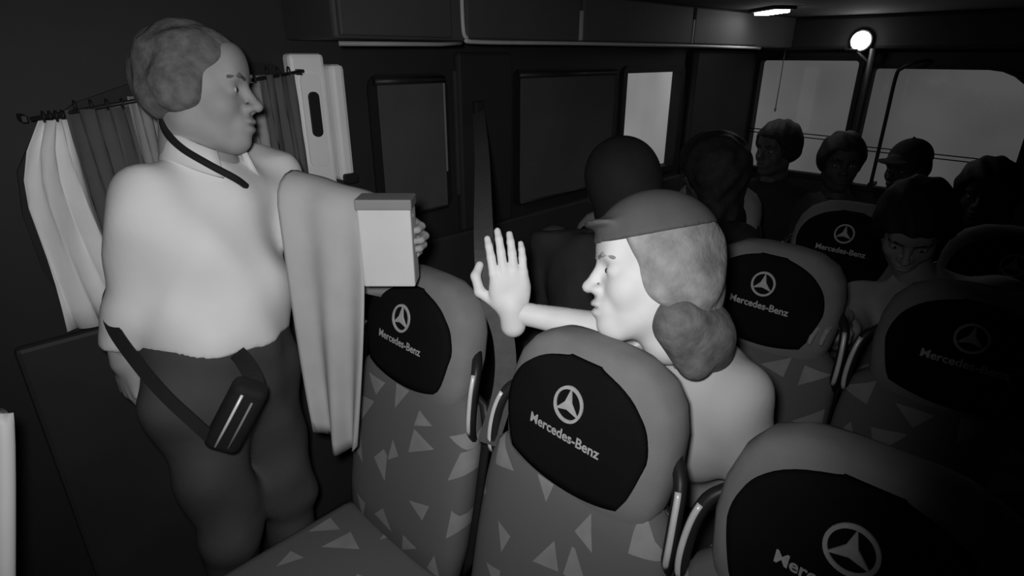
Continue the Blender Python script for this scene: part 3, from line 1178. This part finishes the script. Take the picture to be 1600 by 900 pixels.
    # hair or head gear in head space
    for nm, fld, mt, vx in spec['hair']:
        V, Fc = fld.mesh(vx, (lambda X, Y, Z: 0.0022 * (np.sin(95 * Y + 60 * Z) + np.sin(120 * Y - 70 * X))) if nm == 'hair' else None)
        obj(nm, put(V, A, head, hs) - off, Fc, mt, root, True)
    # eyes and brows
    for y in (-1, 1):
        c = np.array((0.0735, y * 0.033, -0.004))
        E_ = Field().ell(c, (0.0118, 0.0125, 0.0085), 0.004)
        V, Fc = E_.mesh(0.003)
        e = obj('eye', put(V, A, head, hs) - off, Fc, M['eye'], root, True)
        E_ = Field().ell(c + np.array((0.0085, 0, 0)), (0.0042, 0.0055, 0.0055), 0.003)
        V, Fc = E_.mesh(0.002)
        obj('iris', put(V, A, head, hs) - off, Fc, M['iris'], e, True)
        E_ = Field().cone((0.0915, y * 0.013, 0.019), (0.088, y * 0.033, 0.024), 0.005, 0.005, 0.004)
        E_.cone((0.088, y * 0.033, 0.024), (0.074, y * 0.053, 0.018), 0.005, 0.0035, 0.004)
        V, Fc = E_.mesh(0.0028)
        obj('eyebrow', put(V, A, head, hs) - off, Fc, spec.get('brow', M['hair_d']), root, True)
    return root, A, B, off


def hair_short(front=0.075, low=-0.045, puff=0.0):
    F = Field()
    F.ell((-0.016, 0, 0.037), (0.106 + puff, 0.086 + puff, 0.092 + puff))
    F.ell((-0.045, 0, -0.01), (0.070 + puff, 0.080 + puff, 0.065), 0.03)
    F.ell((0.105, 0, -0.045), (0.085, 0.13, 0.105), 0.02, None, True)
    F.half((0, 0, low), (0.45, 0, -1), 0.01)
    return F


def hair_long(drop=0.26, puff=0.0):
    F = hair_short(puff=0.008 + puff)
    F.p = F.p[:2]
    for y in (-1, 1):
        F.cone((-0.055, y * 0.05, -0.02), (-0.075, y * 0.062, -drop), 0.048, 0.03, 0.04)
        F.cone((-0.03, y * 0.072, 0.0), (-0.04, y * 0.085, -drop * 0.8), 0.026, 0.02, 0.03)
    F.cone((-0.07, 0, -0.02), (-0.09, 0, -drop), 0.055, 0.04, 0.04)
    F.ell((0.11, 0, -0.035), (0.09, 0.11, 0.10), 0.02, None, True)
    return F


def hood():
    F = Field()
    F.ell((-0.025, 0, 0.03), (0.122, 0.105, 0.115))
    F.cone((-0.05, 0, -0.03), (-0.06, 0, -0.17), 0.095, 0.10, 0.05)
    F.ell((0.12, 0, -0.02), (0.085, 0.085, 0.115), 0.012, None, True)
    return F


def cap(brim=0.075):
    F = Field()
    F.ell((-0.014, 0, 0.045), (0.108, 0.088, 0.094))
    F.half((0, 0, 0.040), (0.06, 0, -1), 0.005)
    F.ell((0.105, 0, 0.045), (brim, 0.075, 0.010), 0.012)
    F.cone((-0.014, 0, 0.139), (-0.014, 0, 0.142), 0.008, 0.007, 0.004)
    return F


N = np.array


def seated(x, y, head, front=(-1, 0, 0), pel_x=0.30, cdx=0.04, ew=0.235, **kw):
    """Seated pose, facing the front of the bus, from the head position."""
    hx, hy, hz = head
    d = dict(pelvis=(hx + pel_x * 0.55, y, 0.55), chest=(hx + cdx, (hy + y) / 2, hz - 0.33), neck=(hx + 0.02 + cdx * 0.3, hy * 0.8 + y * 0.2, hz - 0.155), head=head,
             face=front, front=(-1, (hy - y) * 0.3, 0),
             elbow_l=(hx - 0.02 + cdx, y - ew, hz - 0.50), elbow_r=(hx - 0.02 + cdx, y + ew, hz - 0.50),
             wrist_l=(hx - 0.17, y - 0.13, 0.68), wrist_r=(hx - 0.17, y + 0.13, 0.68),
             knee_l=(hx + pel_x * 0.55 - 0.42, y - 0.11, 0.52), knee_r=(hx + pel_x * 0.55 - 0.42, y + 0.11, 0.52),
             ankle_l=(hx + pel_x * 0.55 - 0.38, y - 0.11, 0.08), ankle_r=(hx + pel_x * 0.55 - 0.38, y + 0.11, 0.08),
             hand_l=(HAND_RELAX, (-0.8, 0.35, -0.35), (0.1, 0, -1)), hand_r=(HAND_RELAX, (-0.8, -0.35, -0.35), (0.1, 0, -1)),
             skin=M['skin_shaded'], top=M['dark_cloth'], bottom=M['dark_cloth2'], hair=[('hair', hair_short(), M['hair_d'], 0.006)])
    d.update(kw)
    return d


# ---- the standing man
mf = N((0.50, -0.87, 0))
MH = hair_short()
_cut = MH.p[2:]
MH.p = MH.p[:2]
for y in (-1, 1):
    MH.ell((-0.012, y * 0.072, -0.004), (0.040, 0.022, 0.050), 0.02)
MH.p += _cut
man = dict(pelvis=(0.362, 1.345, 0.955), chest=(0.415, 1.375, 1.26), neck=(0.43, 1.368, 1.45), head=(0.437, 1.362, 1.585),
           face=(0.80, -0.62, -0.03), head_up=(0.08, 0.16, 1), front=mf, hip_front=(0.45, -0.9, 0), shoulder=0.185, belly=0.02,
           shoulder_l=(0.575, 1.435, 1.37), shoulder_r=(0.29, 1.325, 1.365),
           elbow_l=(0.605, 1.29, 1.225), wrist_l=(0.665, 1.09, 1.285),
           elbow_r=(0.222, 1.375, 1.15), wrist_r=(0.185, 1.385, 1.04),
           knee_l=(0.47, 1.37, 0.50), ankle_l=(0.46, 1.45, 0.085), knee_r=(0.30, 1.34, 0.50), ankle_r=(0.28, 1.42, 0.085),
           hand_l=(HAND_GRIP, (0.60, -0.75, -0.05), (-0.75, -0.65, -0.1)), hand_r=(HAND_RELAX, (-0.05, -0.15, -1), (0.8, 0.2, 0)),
           skin=M['skin_m'], top=M['shirt_m'], bottom=M['trouser'], hem=-0.085, sleeve=0.93, size=1.0, head_size=1.03, wrinkle=0.009,
           hair=[('hair', MH, M['hair_m'], 0.005)], brow=M['hair_m'])
mroot, mA, mB, moff = person(man, 'standing man in a pale shirt with a black bag strap reaching towards the woman', None, 0.0095)
# shirt collar, open at the throat
nk = N((0.430, 1.362, 1.452))
ring_ = []
for k in range(25):
    an = math.radians(35 + 290 * k / 24)
    d_ = mB[0] * math.cos(an) + mB[1] * math.sin(an)
    ring_.append((nk + d_ * 0.069 + N((0, 0, 0.012 - 0.035 * max(0, math.cos(an)))), d_))
vs_, fs = [], []
for p, d_ in ring_:
    vs_ += [p + N((0, 0, 0.026)) - d_ * 0.003, p + d_ * 0.010 + N((0, 0, 0.022)), p + d_ * 0.028 - N((0, 0, 0.030)), p + d_ * 0.020 - N((0, 0, 0.034)), p]
for i in range(24):
    for q in range(5):
        q2 = (q + 1) % 5
        fs.append((i * 5 + q, i * 5 + q2, (i + 1) * 5 + q2, (i + 1) * 5 + q))
fs += [(4, 3, 2, 1, 0), (120, 121, 122, 123, 124)]
obj('collar', [v - moff for v in vs_], fs, M['shirt_m'], mroot, True)

# ---- the woman with the cap
H_ = hair_short(puff=0.004)
H_.p = H_.p[:2]
H_.ell((-0.055, 0, -0.035), (0.068, 0.088, 0.085), 0.03)
for y in (-1, 1):
    H_.ell((-0.015, y * 0.070, -0.005), (0.045, 0.026, 0.055), 0.02)
H_.ell((0.105, 0, -0.05), (0.088, 0.14, 0.125), 0.02, None, True)
H_.half((0, 0, 0.092), (0, 0, 1), 0.01)
H2 = Field()
for y in (-1, 1):
    H2.cone((-0.035, y * 0.065, -0.075), (-0.10, y * 0.03, -0.115), 0.034, 0.042, 0.03)
    H2.cone((-0.03, y * 0.055, -0.10), (-0.07, y * 0.04, -0.16), 0.034, 0.03, 0.03)
H2.cone((-0.09, 0, -0.10), (-0.115, 0, -0.145), 0.052, 0.034, 0.03)
CP = Field()
CP.ell((-0.012, 0, 0.042), (0.113, 0.099, 0.100))
CP.half((0, 0, 0.062), (-0.20, 0, -1), 0.005)
CP.ell((0.086, 0, 0.078), (0.034, 0.062, 0.009), 0.012)
CP.cone((-0.014, 0, 0.131), (-0.014, 0, 0.135), 0.008, 0.007, 0.004)
woman = dict(pelvis=(1.27, 0.53, 0.56), chest=(1.05, 0.50, 0.92), neck=(0.98, 0.51, 1.10), head=(0.924, 0.548, 1.268),
             face=(-0.70, 0.71, 0.02), head_up=(0.27, 0.22, 0.93), front=(-0.93, 0.35, 0), hip_front=(-1, 0, 0), fem=True,
             shoulder=0.165, shoulder_r=(1.00, 0.645, 1.05), shoulder_l=(1.015, 0.385, 1.015),
             elbow_r=(0.935, 0.63, 1.105), wrist_r=(0.79, 0.79, 1.145),
             elbow_l=(1.04, 0.29, 0.77), wrist_l=(0.90, 0.34, 0.67),
             knee_l=(0.92, 0.43, 0.52), ankle_l=(0.95, 0.43, 0.08), knee_r=(0.92, 0.64, 0.52), ankle_r=(0.95, 0.64, 0.08),
             hand_r=(HAND_STOP, (-0.02, 0.10, 1), (0.55, 0.75, 0)), hand_l=(HAND_RELAX, (-0.9, 0.3, -0.3), (0, 0, -1)),
             skin=M['skin_w'], top=M['shirt_w'], bottom=M['dark_cloth2'], sleeve=-0.62, size=0.93, head_size=1.08, hand_size=1.12, hem=0.03,
             hair=[('hair', H_, M['hair_w'], 0.005), ('hair_knot', H2, M['hair_w2'], 0.005), ('cap', CP, M['cap'], 0.005)], brow=M['hair_w'])
person(woman, 'seated woman in a grey cap seen in profile, bare arm raised on the seat back', None, 0.009)

# ---- the other passengers
GP = 'passengers in the dark rows'
s = seated(1.45, 1.05, (1.46, 1.01, 1.285), pel_x=-0.20, cdx=-0.05, front=(0.25, 0.95, -0.1), top=M['dark_cloth2'], hair=[('hood', hood(), M['dark_cloth'], 0.006)], top_name='hooded_jacket')
pB, _, _, offB = person(s, 'hooded passenger in dark clothes behind the woman’s raised hand', GP, 0.013)
s = seated(2.2, 1.06, (2.14, 1.045, 1.225), pel_x=-0.15, cdx=-0.06, fem=True, front=(0.1, 1, -0.1), hair=[('hair', hair_long(0.24, 0.025), M['hair_d'], 0.006)])
person(s, 'long-haired passenger in black against the dark pillar', GP, 0.013)
sm = dict(size=0.9, shoulder=0.16, ew=0.185)
s = seated(2.98, 1.165, (2.98, 1.13, 1.22), pel_x=0.25, front=(-1, 0.3, 0), hair=[('hair', hair_short(puff=0.014), M['hair_d'], 0.006)], **sm)
person(s, 'passenger with thick square hair before the back window away from the rounded one', GP, 0.014)
s = seated(3.0, 0.82, (2.98, 0.825, 1.19), pel_x=0.25, front=(-1, -0.5, 0), top=M['dark_cloth2'], hair=[('hair', hair_short(puff=0.012), M['hair_d'], 0.006)], **sm)
person(s, 'passenger with short hair and dim neck beside the dark grab pole', GP, 0.014)
s = seated(3.0, 0.485, (2.98, 0.565, 1.20), pel_x=0.25, front=(-0.9, 0.4, -0.1), head_size=0.88, hair=[('hair', hair_short(), M['hair_d'], 0.006), ('cap', cap(0.05), M['dark_cloth2'], 0.006)], **sm)
person(s, 'passenger in a dark peaked cap before the rounded back window', GP, 0.014)
s = seated(3.0, 0.15, (2.95, 0.275, 1.135), pel_x=0.25, fem=True, hair=[('hair', hair_long(0.2, 0.012), M['hair_d'], 0.006)], **sm)
person(s, 'passenger with dark flowing hair at the rounded corner of the back window', GP, 0.014)
s = seated(2.08, 0.12, (2.00, 0.325, 1.175), pel_x=-0.10, front=(-0.75, -0.15, -0.45), top=M['grey_cloth'], skin=M['skin_m'], hair=[('hair', hair_short(puff=0.02), M['hair_d'], 0.006)],
           elbow_r=(1.83, 0.40, 0.86), wrist_r=(1.66, 0.385, 0.98), hand_r=(HAND_RELAX, (-0.9, 0.2, 0.1), (0, 0, -1)), top_name='pullover', size=0.95)
s['chest'] = (2.03, 0.22, 0.86)
s['neck'] = (2.02, 0.29, 1.03)
person(s, 'leaning passenger in a grey pullover with one forearm held out', GP, 0.013)

# ------------------------------------------------------------------ things the people carry
def on_man(p):
    return N(p)


# cross-body strap and pouch
o_ = N((0.32, 1.19, 0.90))
bag = empty('waist_bag', o_)
tag(bag, 'black bag slung on a diagonal strap over the standing man’s hip', 'bag')
band('strap', spline([N(p) - o_ for p in [(0.215, 1.415, 1.20), (0.188, 1.385, 1.175), (0.174, 1.335, 1.135), (0.186, 1.262, 1.078), (0.208, 1.198, 1.018), (0.236, 1.155, 0.963), (0.268, 1.125, 0.905), (0.292, 1.118, 0.91)]], 6), (-0.45, -0.85, 0.25), 0.024, 0.005, M['strap'], bag)
band('strap', spline([N(p) - o_ for p in [(0.30, 1.118, 0.915), (0.335, 1.105, 0.97), (0.357, 1.115, 1.01), (0.360, 1.165, 1.045), (0.356, 1.215, 1.06), (0.352, 1.28, 1.07)]], 6), (-0.1, -0.95, 0.2), 0.034, 0.006, M['strap'], bag)
bm = bmesh.new()
bm_box(bm, (-0.082, -0.03, -0.036), (0.082, 0.025, 0.036), 0.018, 4)
pouch = from_bm('pouch', bm, M['strap'], bag, True)
pouch.location = N((0.312, 1.125, 0.955)) - o_
pouch.rotation_euler = (0.0, math.radians(-58), math.radians(-28))
tube('zip', [(-0.065, -0.032, 0.012), (0, -0.033, 0.012), (0.065, -0.032, 0.012)], 0.0032, M['chrome'], pouch, 6)
tube('zip', [(-0.06, -0.032, -0.012), (0, -0.033, -0.012), (0.055, -0.032, -0.012)], 0.0026, M['trim'], pouch, 6)

# neck cord
nc = empty('neck_cord', (0.44, 1.30, 1.45))
tag(nc, 'black cord hanging round the standing man’s neck', 'cord')
o_ = N((0.44, 1.30, 1.45))
tube('cord', spline([N(p) - o_ for p in [(0.366, 1.372, 1.565), (0.352, 1.345, 1.515), (0.362, 1.305, 1.480), (0.395, 1.268, 1.447), (0.435, 1.245, 1.415), (0.465, 1.275, 1.39)]], 6), 0.0075, M['strap'], nc, 8)

# card box held out
cb_ = empty('card_box', (0.645, 1.015, 1.19))
tag(cb_, 'pale card box held out over the seat by the standing man', 'box')
cb_.rotation_euler = (0, 0, math.radians(-45))
bm = bmesh.new()
bm_box(bm, (-0.055, -0.03, 0.0), (0.055, 0.03, 0.175), 0.004)
from_bm('box_body', bm, M['board'], cb_)
bm = bmesh.new()
bm_box(bm, (-0.058, -0.033, 0.168), (0.058, 0.033, 0.190), 0.003)
from_bm('lid', bm, M['trim'], cb_)


# pale cloth draped over his forearm
def draped_cloth(e0, e1):
    e0, e1 = N(e0), N(e1)
    d_ = e1 - e0
    nrm = N((d_[1], -d_[0], 0))
    nrm /= np.linalg.norm(nrm)
    if nrm @ N((-1, -1, 0)) < 0:
        nrm = -nrm
    prof = []
    for t in np.linspace(0, 1, 6):
        prof.append((-0.062, -0.22 * (1 - t)))
    for an in np.linspace(PI, 0, 9)[1:-1]:
        prof.append((0.064 * math.cos(an), 0.060 * math.sin(an)))
    for t in np.linspace(0, 1, 18):
        prof.append((0.066 + 0.01 * math.sin(2.2 * t), -0.57 * t))
    nx, nz = 22, len(prof)
    vs_, fs = [], []
    for lay in (0, 1):
        for j, (o, z) in enumerate(prof):
            low = max(0.0, -z / 0.57) if o > 0 else 0.0
            for i in range(nx):
                s_ = i / (nx - 1)
                u = s_ * (1 - 0.42 * low ** 1.5) + 0.10 * low
                p = e0 + d_ * u
                wv = (0.004 + 0.016 * low) * math.sin(13 * s_ + 1.5 * low + 0.6)
                p = p + nrm * (o + wv + (0.005 if lay else 0.0)) + N((0, 0, z + (0.006 if lay and abs(o) < 0.06 else 0) - 0.05 * low * math.sin(PI * s_)))
                vs_.append(p)
    st = nx * nz
    for j in range(nz - 1):
        for i in range(nx - 1):
            q = j * nx + i
            fs += [(q, q + nx, q + nx + 1, q + 1), (st + q, st + q + 1, st + q + nx + 1, st + q + nx)]
    ring = [i for i in range(nx)] + [j * nx + nx - 1 for j in range(1, nz)] + [(nz - 1) * nx + i for i in range(nx - 2, -1, -1)] + [j * nx for j in range(nz - 2, 0, -1)]
    for k in range(len(ring)):
        p, q = ring[k], ring[(k + 1) % len(ring)]
        fs.append((p, q, st + q, st + p))
    return tag(obj('draped_cloth', vs_, fs, M['cloth_pale'], None, True), 'pale cloth draped over the standing man’s outstretched forearm', 'cloth')


draped_cloth((0.575, 1.275, 1.345), (0.675, 1.10, 1.30))

# seat belt beside the woman's hand
sb = empty('seat_belt', (1.56, 1.71, 1.30))
tag(sb, 'grey seat belt webbing running down between the two front seats', 'seat belt')
o_ = N((1.56, 1.71, 1.30))
pts = spline([N(p) - o_ for p in [(1.52, 1.70, 1.45), (1.20, 1.33, 1.36), (0.84, 0.93, 1.26), (0.79, 0.86, 1.17), (0.775, 0.80, 1.08), (0.75, 0.775, 0.98), (0.70, 0.775, 0.86)]], 8)
band('webbing', pts, (-0.7, -0.6, 0.35), 0.046, 0.003, M['web'], sb)
box('anchor', (-0.06, -0.02, 0.12), (-0.01, 0.005, 0.19), M['plastic'], sb, 0.006)

# pale rail at the door step
dr = empty('door_rail', (-0.34, 0.85, 0))
tag(dr, 'pale rounded sloping handrail by the door step, next to the dark door lining', 'handrail')
A_, B_ = N((0.0, 0.0, 0.0)), N((0.316, 0.312, 1.10))
O_ = N((-0.12, 0.10, 0.0))
pth = [A_, A_ + (B_ - A_) * 0.5, A_ + (B_ - A_) * 0.955, A_ + (B_ - A_) * 0.99 + O_ * 0.09, B_ + O_ * 0.28, B_ + O_ * 0.72, A_ + (B_ - A_) * 0.99 + O_ * 0.91, A_ + (B_ - A_) * 0.955 + O_, A_ + (B_ - A_) * 0.5 + O_, A_ + O_]
tube('rail', spline(pth, 6), 0.014, M['post'], dr, 12)
q = [A_ + (B_ - A_) * 0.80 + O_ * 0.05, A_ + (B_ - A_) * 0.965 + O_ * 0.05, A_ + (B_ - A_) * 0.965 + O_ * 0.95, A_ + (B_ - A_) * 0.80 + O_ * 0.95]
nn = np.cross(B_ - A_, O_)
nn = nn / np.linalg.norm(nn) * 0.005
obj('infill_panel', [p - nn for p in q] + [p + nn for p in q], [(0, 1, 2, 3), (7, 6, 5, 4), (0, 4, 5, 1), (1, 5, 6, 2), (2, 6, 7, 3), (3, 7, 4, 0)], M['board'], dr)
